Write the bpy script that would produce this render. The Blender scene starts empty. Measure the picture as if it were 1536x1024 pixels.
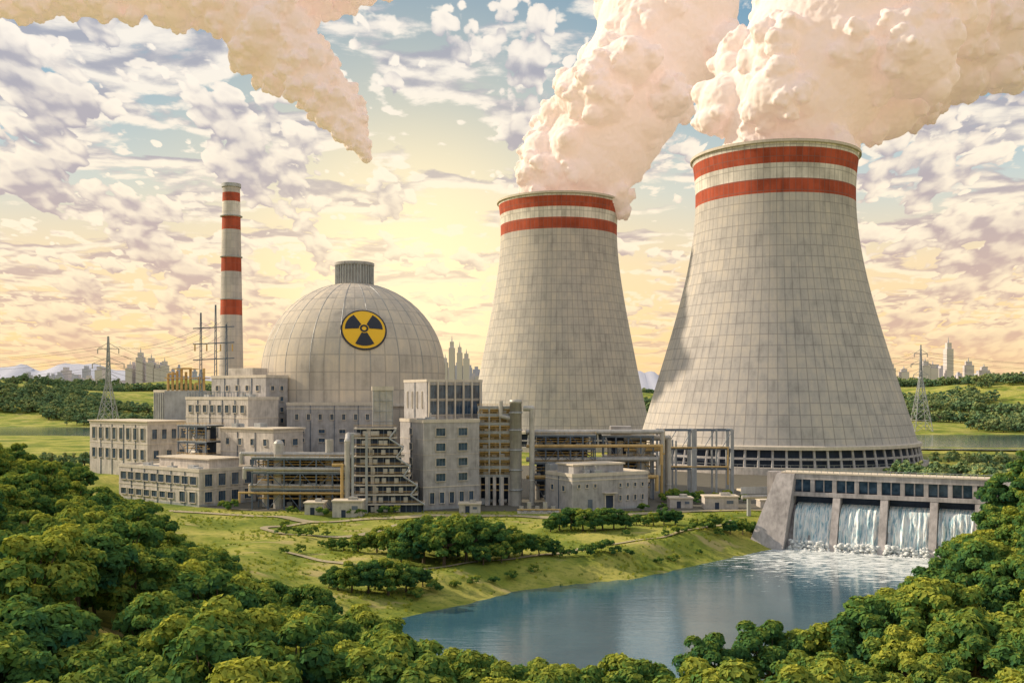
import bpy, math, random
import numpy as np
from mathutils import Vector, noise as mnoise
random.seed(7); rng=np.random.default_rng(7)
D=bpy.data; scene=bpy.context.scene; COL=scene.collection
R=math.radians
scene.view_settings.view_transform='Standard'; scene.view_settings.look='None'; scene.view_settings.exposure=0
SUN_AZ=-72; SUN_EL=29

# ------------------------------------------------------------ node helpers
def nd(t,typ,ins=None,**props):
    n=t.nodes.new(typ)
    for k,v in props.items(): setattr(n,k,v)
    for k,v in (ins or {}).items():
        if isinstance(v,bpy.types.NodeSocket): t.links.new(v,n.inputs[k])
        else: n.inputs[k].default_value=v
    return n
def mth(t,op,a,b=None,c=None,clamp=False):
    ins={0:a}
    if b is not None: ins[1]=b
    if c is not None: ins[2]=c
    return nd(t,'ShaderNodeMath',ins,operation=op,use_clamp=clamp).outputs[0]
def mixc(t,f,a,b,bt='MIX'):
    def c(v): return v if isinstance(v,bpy.types.NodeSocket) else (*v[:3],1)
    return nd(t,'ShaderNodeMix',{0:f,6:c(a),7:c(b)},data_type='RGBA',blend_type=bt).outputs[2]
def sstep(t,v,a,b):
    return nd(t,'ShaderNodeMapRange',{0:v,1:a,2:b,3:0.0,4:1.0},interpolation_type='SMOOTHSTEP').outputs[0]
def ramp(t,f,stops):
    n=nd(t,'ShaderNodeValToRGB',{0:f}); e=n.color_ramp.elements
    while len(e)<len(stops): e.new(0.5)
    for i,(p,c) in enumerate(stops): e[i].position=p; e[i].color=(*c,1)
    return n.outputs[0]
def noi(t,vec,scale,detail=4,rough=.55,dist=0.0):
    return nd(t,'ShaderNodeTexNoise',{'Vector':vec,'Scale':scale,'Detail':detail,'Roughness':rough,'Distortion':dist}).outputs[0]
def vmul(t,v,s):
    return nd(t,'ShaderNodeVectorMath',{0:v,1:s},operation='MULTIPLY').outputs[0]
def vadd(t,v,s):
    return nd(t,'ShaderNodeVectorMath',{0:v,1:s},operation='ADD').outputs[0]
def newmat(name):
    m=D.materials.new(name); m.use_nodes=True; t=m.node_tree; t.nodes.clear()
    out=t.nodes.new('ShaderNodeOutputMaterial'); return m,t,out
def pbsdf(t,out,col,rough=.8,metal=0,bump=None,bs=.3,bd=.1,spec=.3,**kw):
    ins={'Roughness':rough,'Metallic':metal,'Specular IOR Level':spec}
    ins['Base Color']=col if isinstance(col,bpy.types.NodeSocket) else (*col,1)
    if bump is not None:
        ins['Normal']=nd(t,'ShaderNodeBump',{'Height':bump,'Strength':bs,'Distance':bd}).outputs[0]
    ins.update(kw)
    p=nd(t,'ShaderNodeBsdfPrincipled',ins); t.links.new(p.outputs[0],out.inputs[0]); return p
def objc(t): return nd(t,'ShaderNodeTexCoord').outputs['Object']
def posn(t): return nd(t,'ShaderNodeNewGeometry').outputs['Position']

def simple(name,c,rough=.8,metal=0,var=.25,scale=.3,spec=.3,streak=True):
    m,t,out=newmat(name); p=posn(t)
    n=noi(t,p,scale,5,.6); n2=noi(t,vmul(t,p,(1.2,1.2,.12)),1.0,3)
    f=mth(t,'ADD',mth(t,'MULTIPLY',n,.6),mth(t,'MULTIPLY',n2,.4 if streak else 0.0))
    lo=tuple(x*(1-var) for x in c); hi=tuple(min(1,x*(1+var)) for x in c)
    col=ramp(t,f,[(.3,lo),(.62,hi)])
    pbsdf(t,out,col,rough,metal,bump=noi(t,p,2.5,3),bs=.25,spec=spec); return m
MAT={}
MAT['conc']=simple('concrete_wall',(.48,.445,.415),var=.32)
MAT['conc2']=simple('concrete_cool',(.37,.36,.365),var=.32)
MAT['trim']=simple('trim_light',(.58,.53,.46),var=.15)
MAT['roof']=simple('roof_light',(.64,.56,.45),var=.15)
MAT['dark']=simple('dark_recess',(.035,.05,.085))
MAT['steel']=simple('steel_bluegrey',(.13,.165,.22),rough=.55,metal=.2)
MAT['steel2']=simple('steel_pale',(.36,.38,.40),rough=.5,metal=.2)
MAT['yel']=simple('ochre_pipe',(.55,.38,.16),rough=.5)
MAT['duct']=simple('duct_metal',(.44,.43,.41),rough=.45,metal=.3)
MAT['asph']=simple('yard_paving',(.17,.16,.13),streak=False)
MAT['dirt']=simple('dirt_path',(.50,.43,.27),streak=False)
MAT['damc']=simple('dam_concrete',(.37,.345,.345),var=.40,scale=.2)
def glassm():
    m,t,out=newmat('window_glass'); p=posn(t)
    col=ramp(t,noi(t,p,.35,2),[(.35,(.02,.045,.085)),(.65,(.07,.12,.19))])
    pbsdf(t,out,col,.12,0,spec=.6); return m
MAT['glass']=glassm()
m,t,out=newmat('sign_yellow'); pbsdf(t,out,(.90,.54,.03),.5); MAT['syel']=m
m,t,out=newmat('sign_black'); pbsdf(t,out,(.03,.035,.05),.5); MAT['sblk']=m

# ------------------------------------------------------------ asset builder
class Asset:
    def __init__(s,name,loc=(0,0,0),rot=0.0):
        s.e=D.objects.new(name,None); COL.objects.link(s.e); s.e.location=loc; s.e.rotation_euler=(0,0,R(rot)); s.e.empty_display_size=1
        s.parts={}
    def _p(s,part,mat):
        if part not in s.parts: s.parts[part]=([],[],mat,[False])
        return s.parts[part]
    def raw(s,part,mat,V,F,smooth=False):
        p=s._p(part,mat); o=len(p[0]); p[0].extend(V); p[1].extend([tuple(i+o for i in f) for f in F])
        if smooth: p[3][0]=True
    def box(s,part,mat,x0,x1,y0,y1,z0,z1):
        V=[(x,y,z) for z in(z0,z1) for y in(y0,y1) for x in(x0,x1)]
        s.raw(part,mat,V,[(0,2,3,1),(4,5,7,6),(0,1,5,4),(2,6,7,3),(0,4,6,2),(1,3,7,5)])
    def cyl(s,part,mat,p0,p1,r0,r1=None,seg=10,cap=True):
        r1=r0 if r1 is None else r1
        p0=Vector(p0);p1=Vector(p1);d=(p1-p0).normalized()
        u=d.orthogonal().normalized(); w=d.cross(u)
        V=[];F=[]
        for p,r in((p0,r0),(p1,r1)):
            for i in range(seg):
                a=2*math.pi*i/seg; V.append(tuple(p+u*math.cos(a)*r+w*math.sin(a)*r))
        for i in range(seg):
            j=(i+1)%seg; F.append((i,j,seg+j,seg+i))
        if cap: F.append(tuple(range(seg))[::-1]); F.append(tuple(range(seg,2*seg)))
        s.raw(part,mat,V,F)
    def pipe(s,part,mat,pts,r,seg=8):
        for a,b in zip(pts[:-1],pts[1:]): s.cyl(part,mat,a,b,r,seg=seg)
        for p in pts[1:-1]: s.ball(part,mat,p,r*1.15)
    def ball(s,part,mat,c,r,n=8):
        V=[];F=[]
        for i in range(n//2+1):
            th=math.pi*i/(n//2)
            for j in range(n):
                a=2*math.pi*j/n; V.append((c[0]+r*math.sin(th)*math.cos(a),c[1]+r*math.sin(th)*math.sin(a),c[2]+r*math.cos(th)))
        for i in range(n//2):
            for j in range(n):
                k=(j+1)%n; F.append((i*n+j,(i+1)*n+j,(i+1)*n+k,i*n+k))
        s.raw(part,mat,V,F)
    def lathe(s,part,mat,prof,seg=96,smooth=True,cx=0,cy=0):
        V=[];F=[]
        for r,z in prof:
            for i in range(seg):
                a=2*math.pi*i/seg; V.append((cx+r*math.cos(a),cy+r*math.sin(a),z))
        for k in range(len(prof)-1):
            for i in range(seg):
                j=(i+1)%seg; F.append((k*seg+i,k*seg+j,(k+1)*seg+j,(k+1)*seg+i))
        s.raw(part,mat,V,F,smooth)
    def prism(s,part,mat,prof,x0,x1,dx0=0,dx1=0):   # prof list (y,z); dx = outward x shift at the foot
        n=len(prof); zt=max(p[1] for p in prof); zb=min(p[1] for p in prof)
        V=[(x0+dx0*(zt-z)/(zt-zb),y,z) for y,z in prof]+[(x1+dx1*(zt-z)/(zt-zb),y,z) for y,z in prof]
        F=[tuple(range(n))[::-1],tuple(range(n,2*n))]+[(i,(i+1)%n,n+(i+1)%n,n+i) for i in range(n)]
        s.raw(part,mat,V,F)
    def done(s):
        for k,(V,F,mat,sm) in s.parts.items():
            me=D.meshes.new(k); me.from_pydata(V,[],F); me.materials.append(MAT[mat] if isinstance(mat,str) else mat)
            if sm[0]: me.polygons.foreach_set('use_smooth',[True]*len(me.polygons))
            me.update(); o=D.objects.new(k,me); COL.objects.link(o); o.parent=s.e
        return s.e

# ------------------------------------------------------------ terrain
RIV=np.array([(-32,236),(-11,258),(2,276),(35,293),(72,332),(90,350),(99,361),(157,331),(150,318),(140,300),(112,262),(85,222),(62,190),(46,166),(20,154),(-8,160),(-27,190),(-37,222)],float)
CP=np.array([(-150,300,17),(-130,300,15),(-103,280,7),(-79,260,0),(-41,200,-3),(-27,190,-6),(-60,120,17),(-44,110,14),(-36,120,9),(-27,130,4),(-15,140,-2),
(11,128,-1),(32,136,-1),(0,108,1),(20,95,3),(20,80,6),(-20,90,9),(125,250,12),(102,230,1),(76,200,-5),(50,160,-4),(62,145,1),(62,130,7),(52,110,5),(100,170,12),(110,200,10),
(0,0,12),(-100,50,20),(100,50,14),(-200,200,27),(-110,180,17),(-80,190,9),(-110,220,14),(-260,300,19),(200,200,22),(260,300,14),(175,320,10),(180,290,14),(-190,380,5),(-165,400,3),(-300,450,5),(210,360,5),(230,420,1),
(-140,350,7),(-118,345,2),(-97,384,0),(-52,300,-2),(-42,260,-5),(-23,283,-3),(30,344,-1.5),(80,370,-2),(0,350,-1),(-60,350,-1),(-90,330,0),(0,310,-3),(300,600,-4),(260,800,-3),(400,450,0),(-300,700,0),(500,800,-3),(-400,900,0),(-90,300,-1),(-70,240,-4)],float)
def ss(x): x=np.clip(x,0,1); return x*x*(3-2*x)
def ncy(x): return np.interp(x,[-900,-500,400,1200],[1300,1260,1010,990])
def hfun(X,Y):
    X=np.asarray(X,float);Y=np.asarray(Y,float)
    num=np.zeros_like(X);den=np.zeros_like(X)
    for cx,cy,cz in CP:
        w=1/((X-cx)**2+(Y-cy)**2+30)**2; num+=w*cz; den+=w
    z=num/den
    z=z+0.6*np.sin(X*.11+Y*.03)*np.cos(Y*.09-X*.05)+.35*np.sin(X*.23+1)*np.sin(Y*.19)
    yc=ncy(X)
    far=12+20*ss((Y-yc-150)/800)+21*np.sin(X*.0058+1)*np.sin(Y*.0044+.5)*ss((Y-yc-130)/300)+8*np.sin(X*.014+2)*np.sin(Y*.011)*ss((Y-yc-120)/300)
    far=far*ss((Y-yc-140)/380)+1.0
    far=far+ 28*ss((np.abs(X+50)-480)/450)*ss((Y-1480)/400)*(1-ss((Y-3000)/1500))
    k=ss((Y-850)/150); z=z*(1-k)+far*k
    dx=np.maximum(np.maximum(-172-X,X-215),0); dy=np.maximum(np.maximum(388-Y,Y-960),0)
    k=1-ss(np.hypot(dx,dy)/28); z=z*(1-k)
    d=np.abs(Y-yc)-140; k=ss(d/60); zi=-1-np.clip(-d*.1,0,5); z=np.where(d<0,zi,-.7*(1-k)+z*k)
    inside=np.zeros(X.shape,bool); dist=np.full(X.shape,1e9); n=len(RIV)
    for i in range(n):
        ax,ay=RIV[i]; bx,by=RIV[(i+1)%n]; ex,ey=bx-ax,by-ay
        tt=np.clip(((X-ax)*ex+(Y-ay)*ey)/(ex*ex+ey*ey),0,1)
        dist=np.minimum(dist,np.hypot(X-ax-tt*ex,Y-ay-tt*ey))
        c=((ay>Y)!=(by>Y)); xi=ax+(Y-ay)/(ey if ey!=0 else 1e-9)*ex
        inside^=(c&(X<xi))
    wob=1.3*np.sin(X*.31)*np.sin(Y*.27+1)+.7*np.sin(X*.71+Y*.5)
    k=ss((dist+wob)/16); zl=-8.0*(1-k)+np.maximum(z,-7.5)*k
    return np.where(inside,-8-np.minimum(dist*.3,6),zl), np.where(inside,-dist,dist)
def hz(x,y): return float(hfun(np.array([x]),np.array([y]))[0][0])
def geo(a,b,s,g):
    r=[];v=a
    while v<b: r.append(v); v+=s; s*=g
    return r
xs=np.arange(-210,261,3.0); xp=np.array(geo(263,16000,5,1.09)); xn=-np.array(geo(213,16000,5,1.09))[::-1]
xs=np.concatenate([xn,xs,xp])
ys=np.concatenate([[-600,-300,-150,-60,-20,0,15,30],np.arange(40,421,3.0),np.arange(424,1500,11.0),geo(1500,20000,16,1.05)])
GX,GY=np.meshgrid(xs,ys); Z,_=hfun(GX.ravel(),GY.ravel())
nx,ny=len(xs),len(ys)
me=D.meshes.new('ground'); V=np.stack([GX.ravel(),GY.ravel(),Z],1)
idx=np.arange(nx*ny).reshape(ny,nx); F=np.stack([idx[:-1,:-1],idx[:-1,1:],idx[1:,1:],idx[1:,:-1]],-1).reshape(-1,4)
me.from_pydata(V.tolist(),[],F.tolist()); me.polygons.foreach_set('use_smooth',[True]*len(me.polygons))
ground=D.objects.new('ground',me); COL.objects.link(ground)
m,t,out=newmat('grass'); p=posn(t)
n1=noi(t,p,.035,5,.6); n2=noi(t,vmul(t,p,(1,1.6,1)),.4,5,.7)
c=ramp(t,n1,[(.33,(.13,.19,.035)),(.47,(.26,.30,.05)),(.60,(.46,.43,.11))])
c=mixc(t,mth(t,'MULTIPLY',sstep(t,n2,.46,.66),.6),c,(.10,.165,.035))
c=mixc(t,mth(t,'MULTIPLY',sstep(t,noi(t,vmul(t,p,(.7,1.5,1)),.07,4),.58,.68),.75),c,(.50,.41,.19))
pbsdf(t,out,c,.95,bump=noi(t,p,1.0,5,.75),bs=.7,bd=.7,spec=.1); me.materials.append(m)

def sheet(name,pts,z,mat):
    me=D.meshes.new(name); me.from_pydata([(x,y,z) for x,y in pts],[],[tuple(range(len(pts)))]); me.materials.append(mat)
    o=D.objects.new(name,me); COL.objects.link(o); return o
def watermat(name,foam):
    m,t,out=newmat(name); p=posn(t)
    w1=noi(t,vmul(t,p,(.20,1.6,1)),.7,4,.6,.3); w2=noi(t,vmul(t,p,(.25,1.8,1)),.10,3,.5)
    h=mth(t,'ADD',w1,mth(t,'MULTIPLY',w2,1.0))
    col=ramp(t,noi(t,p,.03,4),[(.35,(.03,.095,.14)),(.65,(.06,.15,.20))])
    rough=.04
    if foam:
        q=nd(t,'ShaderNodeVectorMath',{0:p,1:(124,336,-8)},operation='DISTANCE').outputs['Value']
        k=sstep(t,q,110,20)
        fn=noi(t,vmul(t,p,(.4,1.9,1)),.5,7,.7,.8)
        th=mth(t,'SUBTRACT',.72,mth(t,'MULTIPLY',k,.27))
        fm=nd(t,'ShaderNodeMapRange',{0:mth(t,'SUBTRACT',fn,th),1:0.,2:.05,3:0.,4:1.}).outputs[0]
        fm=mth(t,'MULTIPLY',fm,sstep(t,q,190,60),clamp=True)
        col=mixc(t,fm,col,(.80,.84,.84)); rough=mth(t,'ADD',.04,mth(t,'MULTIPLY',fm,.7))
    pbsdf(t,out,col,rough,bump=h,bs=.20,bd=.20,spec=1.0,IOR=1.6); return m
sheet('river_water',[(-70,120),(175,120),(175,332),(157,333),(99,363),(80,375),(-70,375)],-8,watermat('river_surface',True))
xsr=np.linspace(-1600,1600,60); yr=ncy(xsr)
me=D.meshes.new('distant_river'); V=[(x,y-178,-1) for x,y in zip(xsr,yr)]+[(x,y+178,-1) for x,y in zip(xsr,yr)]
me.from_pydata(V,[],[(i,i+1,61+i,60+i) for i in range(59)]); me.materials.append(watermat('distant_river_surface',False))
o=D.objects.new('distant_river',me); COL.objects.link(o)
sheet('yard_paving',[(-120,404),(-98,392),(118,392),(150,420),(150,640),(-170,640),(-170,450)],.06,MAT['asph'])
def ribbon(name,pts,w,mat,lift=.3):
    P=[]
    for (a,b) in zip(pts[:-1],pts[1:]):
        n=max(2,int(math.dist(a,b)/2))
        for i in range(n): P.append((a[0]+(b[0]-a[0])*i/n,a[1]+(b[1]-a[1])*i/n))
    P=np.array(P+[pts[-1]])
    for _ in range(12): P[1:-1]=(P[:-2]+P[2:]+2*P[1:-1])/4
    T=np.gradient(P,axis=0); T/=np.linalg.norm(T,axis=1)[:,None]; Nn=np.stack([-T[:,1],T[:,0]],1)
    V=[]
    for s in(-.5,0,.5):
        q=P+Nn*s*w; z,_=hfun(q[:,0],q[:,1]); V+= [(a,b,c+lift) for (a,b),c in zip(q,z)]
    n=len(P); F=[(k*n+i,k*n+i+1,(k+1)*n+i+1,(k+1)*n+i) for k in range(2) for i in range(n-1)]
    me=D.meshes.new(name); me.from_pydata(V,[],F); me.materials.append(mat); o=D.objects.new(name,me); COL.objects.link(o)
ribbon('access_road',[(-132,392),(-97,376),(-72,362),(-50,370),(-30,380),(0,377),(20,374),(60,388),(95,396),(112,385)],4.5,MAT['dirt'])
ribbon('footpath',[(-72,362),(-86,345),(-70,325),(-50,330),(-42,348),(-30,380)],2.6,MAT['dirt'])
ribbon('riverside_path',[(-66,300),(-48,285),(-30,275),(-8,290),(20,312),(48,330),(66,352),(80,372)],2.0,MAT['dirt'])

# ------------------------------------------------------------ buildings
def windows(a,face,s0,s1,z0,z1,cols,rows,wf=.55,hf=.6,off=0.0,mull=1):
    dw=(s1-s0)/cols; dh=(z1-z0)/rows
    for i in range(cols):
        for j in range(rows):
            cs=s0+dw*(i+.5); cz=z0+dh*(j+.5); w=dw*wf/2; h=dh*hf/2
            def B(part,mat,u0,u1,d0,d1,q0,q1):
                if face=='F': a.box(part,mat,u0,u1,off-d1,off-d0,q0,q1)
                else: a.box(part,mat,off+d0,off+d1,u0,u1,q0,q1)
            B('window_glass','glass',cs-w,cs+w,-.1,.04,cz-h,cz+h)
            e=.22
            B('window_frames','trim',cs-w-e,cs-w,-.1,.35,cz-h-e,cz+h+e)
            B('window_frames','trim',cs+w,cs+w+e,-.1,.35,cz-h-e,cz+h+e)
            B('window_frames','trim',cs-w,cs+w,-.1,.40,cz+h,cz+h+e)
            B('window_sills','trim',cs-w,cs+w,-.1,.55,cz-h-e,cz-h)
            for k in range(mull):
                u=cs-w+2*w*(k+1)/(mull+1); B('mullions','steel',u-.09,u+.09,-.1,.15,cz-h,cz+h)
def bld(name,corner,ang,L,Rr,h,z0=0,mat='conc',parapet=1.0,bands=(),roofmat='roof'):
    a=Asset(name,(corner[0],corner[1],0),-ang)
    a.box('walls',mat,-L,0,0,Rr,z0-.5,h)
    a.box('roof',roofmat,-L+.3,-.3,.3,Rr-.3,h,h+.25)
    p=.5
    for b in((-L-.2,.2,-.2,p),(-L-.2,.2,Rr-p,Rr+.2),(-L-.2,-L+p,p,Rr-p),(-p,.2,p,Rr-p)):
        a.box('parapet','trim',b[0],b[1],b[2],b[3],h-.3,h+parapet)
    for z in bands: 
        a.box('string_course','trim',-L-.15,.15,-.15,Rr+.15,z,z+.45)
    for i in range(1,max(2,int(L/9))):   # rain pipes
        x=-L*i/max(2,int(L/9)); a.box('rain_pipes','steel',x-.12,x+.12,-.3,0,z0,h-.4)
    a.box('plinth_course','steel2',-L-.1,.1,-.1,Rr+.1,-.4,.9)
    return a
def roofstuff(a,L,Rr,h,n=5,seed=0):
    r=random.Random(seed)
    for i in range(n):
        x=-L*r.uniform(.12,.85); y=Rr*r.uniform(.2,.75); w=r.uniform(1,2.4); d=r.uniform(1,2); hh=r.uniform(1,2.6)
        a.box('rooftop_units','steel2',x-w,x+w,y-d,y+d,h+.2,h+hh)
        if i%2: a.cyl('vents','duct',(x,y,h+hh),(x,y,h+hh+1.6),.5)
a=bld('office_building',(-124,406),37,56,28,14,bands=(6.6,))
windows(a,'F',-55,-1,7.4,13.2,10,1,.78,.55,mull=3); windows(a,'F',-55,-16,1.2,6.2,7,1,.7,.5,mull=2)
windows(a,'R',1,27,1.0,6.4,4,1,.55,.75,mull=2); windows(a,'R',1,27,7.4,13.4,4,1,.55,.8,mull=2)
windows(a,'F',-14,-1,1.0,6.2,2,1,.6,.8,mull=2)
a.box('upper_volume','conc',-40,-6,9,24,14.2,18); a.box('upper_roof','roof',-41,-5,8.2,24.8,18,18.5)
roofstuff(a,56,9,14,5,1); a.done()
a=bld('administration_building',(-178,500),37,51,24,30,bands=(20,))
windows(a,'F',-50,-1,21,29,8,1,.5,.72); windows(a,'R',1,23,21,29,4,1,.5,.6); windows(a,'F',-50,-1,11,19,8,1,.5,.6); windows(a,'R',1,23,11,19,3,1,.4,.5)
a.box('roof_cap','roof',-52,.8,-.8,24.8,31.0,31.5); a.done()
a=bld('turbine_hall',(-116,450),37,45,17,42.5,bands=(34,)); windows(a,'F',-44,-1,34.8,41.4,8,1,.5,.5); windows(a,'F',-44,-20,24,32,3,1,.5,.5)
for i in range(22):
    x=-44+i*2; a.box('railing','steel',x-.08,x+.08,.2,.36,43.4,45.6)
a.box('railing','steel',-44,-1,.2,.36,45.5,45.7); roofstuff(a,45,17,42.5,4,3); a.done()
a=bld('machine_hall',(-113,470),37,40,13,52.6,mat='conc2'); windows(a,'R',1,12,30,50,2,4,.35,.4); windows(a,'F',-39,-2,44,51,5,1,.3,.35); a.box('penthouse','conc',-30,-12,2,11,52.8,57); a.done()
a=bld('workshop_building',(-180,560),37,27,15,46,mat='conc2')
for i in range(13): a.box('cladding_ribs','steel2',-26.5+i*2.1,-26+i*2.1,-.45,0,20,45.3)
a.done()
a=bld('laboratory_building',(-99,425),37,35,16,29,bands=(20,)); windows(a,'F',-34,-1,21.5,27.5,4,1,.28,.45); windows(a,'R',1,15,21.5,27.5,2,1,.4,.45); windows(a,'F',-34,-1,12,19,4,1,.35,.5); windows(a,'R',1,15,11,19,2,1,.35,.5)
a.box('roof_cap','roof',-36,.9,-.9,16.9,30,30.5); roofstuff(a,35,16,30,3,5); a.done()
a=bld('reactor_annex',(-58,458),6,44,14,40,mat='conc2',bands=(38,)); windows(a,'F',-42,-4,32,37,7,1,.28,.5); windows(a,'F',-42,-4,22,30,4,2,.3,.4); a.done()
a=bld('reactor_annex',(-22,468),6,22,20,40,mat='conc2',bands=(37,)); a.done()
a=bld('control_building',(-34.2,395),62,24,24,34,bands=(8.6,),mat='conc2')
windows(a,'R',2.5,21.5,9.5,33,2,4,.42,.5,mull=2); windows(a,'F',-22,-2,9.5,33,1,4,.12,.4)
windows(a,'R',1.5,22.5,1.5,7.5,5,1,.45,.7); 
for z in (15.3,21.2,27.1): a.box('joint_bands','conc',-24.12,.12,-.12,24.12,z,z+.25)
roofstuff(a,24,8,34,3,8); a.done()
a=bld('ventilation_building',(-34.6,416),62,24.5,25,50,z0=30,mat='conc2',parapet=.8)
windows(a,'R',1,24,36,49,6,2,.82,.86,mull=1); windows(a,'F',-23,-2,36,49,4,1,.12,.5,mull=0)
for i in range(7): a.box('fins','trim',0,1.1,.5+i*3.85,1.0+i*3.85,34,50)
a.done()
def rack(a,x0,x1,y0,y1,levels,nx,ny,post=.45,mat='steel',deck='steel2',rail=True,fill=None,brace=True):
    zt=levels[-1]
    X=[x0+(x1-x0)*i/nx for i in range(nx+1)]; Y=[y0+(y1-y0)*i/ny for i in range(ny+1)]
    for x in X:
        for y in Y: a.box('posts',mat,x-post/2,x+post/2,y-post/2,y+post/2,-.5,zt)
    for z in levels:
        a.box('decks',deck,x0-.4,x1+.4,y0-.4,y1+.4,z,z+.35)
        for y in Y: a.box('beams',mat,x0-.2,x1+.2,y-.2,y+.2,z-.7,z-.02)
        if rail:
            for u in(.6,1.15):
                a.box('handrails','yel',x0-.4,x1+.4,y0-.42,y0-.3,z+u,z+u+.13); a.box('handrails','yel',x1+.3,x1+.42,y0-.4,y1+.4,z+u,z+u+.13)
            n=int((x1-x0)/2)+1
            for i in range(n+1):
                x=x0-.4+(x1-x0+.8)*i/n; a.box('handrails','yel',x-.06,x+.06,y0-.42,y0-.3,z+.3,z+1.25)
    if brace:
        zz=[0]+list(levels)
        for k in range(len(zz)-1):
            for i in range(nx):
                if (i+k)%2: a.cyl('braces',mat,(X[i],y0,zz[k]),(X[i+1],y0,zz[k+1]),.14,seg=5)
                else: a.cyl('braces',mat,(X[i+1],y0,zz[k]),(X[i],y0,zz[k+1]),.14,seg=5)
def machinery(a,x0,x1,y0,y1,levels,seed,n=4):
    r=random.Random(seed)
    for k,z in enumerate([0]+list(levels[:-1])):
        H=(([0]+list(levels))[k+1]-z)
        for i in range(n):
            x=x0+(x1-x0)*(i+r.uniform(.2,.8))/n; y=y0+(y1-y0)*r.uniform(.1,.6); s=r.uniform(.5,1.0)*min(H*.3,2)
            q=r.random()
            if q<.4: a.box('equipment_boxes',r.choice(['steel2']),x-s,x+s,y-s,y+s,z+.3,z+.3+s*1.7)
            elif q<.7: a.cyl('vessels','duct',(x,y,z+.3),(x,y,z+H*.75),s*.7,seg=12)
            else: a.cyl('drums','duct',(x-s*1.3,y,z+.4+s*.7),(x+s*1.3,y,z+.4+s*.7),s*.65,seg=12)
        a.cyl('service_pipes','yel',(x0,y0,z+H*.7),(x1,y0,z+H*.7),.22,seg=6); a.cyl('service_pipes','yel',(x0,y0+1,z+H*.5),(x1,y0+1,z+H*.5),.3,seg=6)
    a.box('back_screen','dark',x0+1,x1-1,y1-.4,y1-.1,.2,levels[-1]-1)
a=Asset('equipment_tower',(-13.5,413,0),0); lv=[12,15.5,19,22.5,26,29.5,33,36.5,39.5]
rack(a,0,13,0,12,lv,3,2,.6,mat='steel2',brace=False); machinery(a,0,13,0,8,lv,4,3)
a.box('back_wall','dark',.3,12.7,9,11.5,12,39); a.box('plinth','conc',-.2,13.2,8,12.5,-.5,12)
for i in range(5): a.box('columns','conc',-.4+i*3.1,.9+i*3.1,-.8,1,-.5,11.6)
a.done()
a=Asset('exhaust_duct',(1.5,412,0)); a.lathe('pipe','duct',[(2.4,-.5),(2.4,41),(2.6,41),(2.6,42.5),(2.1,42.5),(2.1,40)],24)
for z in(6,14,22,30,37): a.lathe('flanges','steel2',[(2.4,z),(2.75,z),(2.75,z+.6),(2.4,z+.6)],24)
a.pipe('elbow','duct',[(3,0,39),(6.5,0,39),(6.5,0,10),(6.5,0,0)],1.1,12); a.pipe('elbow2','duct',[(-2,0,35),(-6,0,36),(-6,0,42)],.9,12); a.done()
a=Asset('boiler_house',(-60,386,0),4)
n=9
for k in range(n):
    z=k*3.55; w=27-11*(k/(n-1))-(1.2 if k%2 else 0); d0=k*.8
    a.box('core','dark',.8,w-1.2,d0+1.2,14,z-.3,z+3.55)
    a.box('floor_slabs','trim',-.2,w,d0-.2,14.3,z+2.9,z+3.4)
    for i in range(int(w/2.2)+1):
        a.box('mullions','steel',i*2.2,i*2.2+.3,d0+.6,d0+1.2,z,z+2.9)
    for u in(3.9,4.4): a.box('handrails','yel',-.2,w,d0-.2,d0-.08,z+u,z+u+.12)
    for i in range(4):
        q=(i*4.7+k*2.9)%(w-5)+1; a.box('equipment_boxes','duct',q+1,q+2.6,d0+.1,d0+.9,z+.3,z+2.2)
    a.box('pale_panels','conc',w*.3,w*.3+1.4,d0+.2,d0+.8,z,z+2.9)  # plain concrete strip on each floor, paler than the core
for k in range(0,n-1):
    z=k*3.55+3; x0=27-11*(k/(n-1)); s=1 if k%2 else -1
    a.cyl('stairs','steel2',(x0-4*(s>0),k*.8-.6,z),(x0-4*(s<0)-1.3,k*.8-.6,z+3.5),.35,seg=6)
for x in(0,5.2): a.box('corner_columns','steel2',x-.5,x+.4,-.8,.2,-.5,30)
a.pipe('riser','duct',[(-2.2,2,0),(-2.2,2,27),(-2.2,6,29),(2,8,29)],1.1,12)
a.pipe('riser2','yel',[(-4.2,2,0),(-4.2,2,18),(-8,2,18)],.6,8)
a.done()
a=Asset('ventilation_shaft',(-54.5,402,0),10)
a.box('shaft','duct',0,7.6,0,6,-.5,47); a.box('cap','trim',-.4,8,-.4,6.4,46.2,47.8)
for x in(-.12,2.4,5.0,7.5): a.box('ribs','steel2',x,x+.25,-.25,0,30,46.2)
for z in(34,38,42): a.box('ribs','steel2',-.2,7.8,-.3,0,z,z+.25)
a.done()
a=Asset('pipe_rack',(-101,398,0),-4); lv=[8,14.5,20]
rack(a,0,38,0,16,lv,6,2,.5); machinery(a,1,37,3,14,lv,11,8)
for i,(y,z,r,mt) in enumerate([(1,9.2,.7,'duct'),(3,9.2,.5,'yel'),(0,15.8,.8,'duct'),(2.5,15.7,.5,'yel'),(-.2,6.5,.45,'yel'),(5,21.3,.8,'duct'),(8,21,.6,'yel')]):
    a.pipe('pipe_%d'%i,mt,[(-1-i,y,z-4),(-1-i,y,z),(37+i*.4,y,z),(37+i*.4,y,z-5)],r,10)
a.cyl('vessel','duct',(9,5,0),(9,5,25),2,seg=16); a.ball('vessel_head','duct',(9,5,25),2,14); a.cyl('vessel2','duct',(29,6,0),(29,6,27),1.6,seg=16)
a.done()
a=Asset('pipe_rack',(-147,451,0),-30); lv=[12,18,24,31]; rack(a,0,17,0,10,lv,3,1,.5); machinery(a,1,16,2,8,lv,21,3); a.done()
a=Asset('pipe_rack',(9,430,0),2); lv=[9,16,22,27.5]
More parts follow.
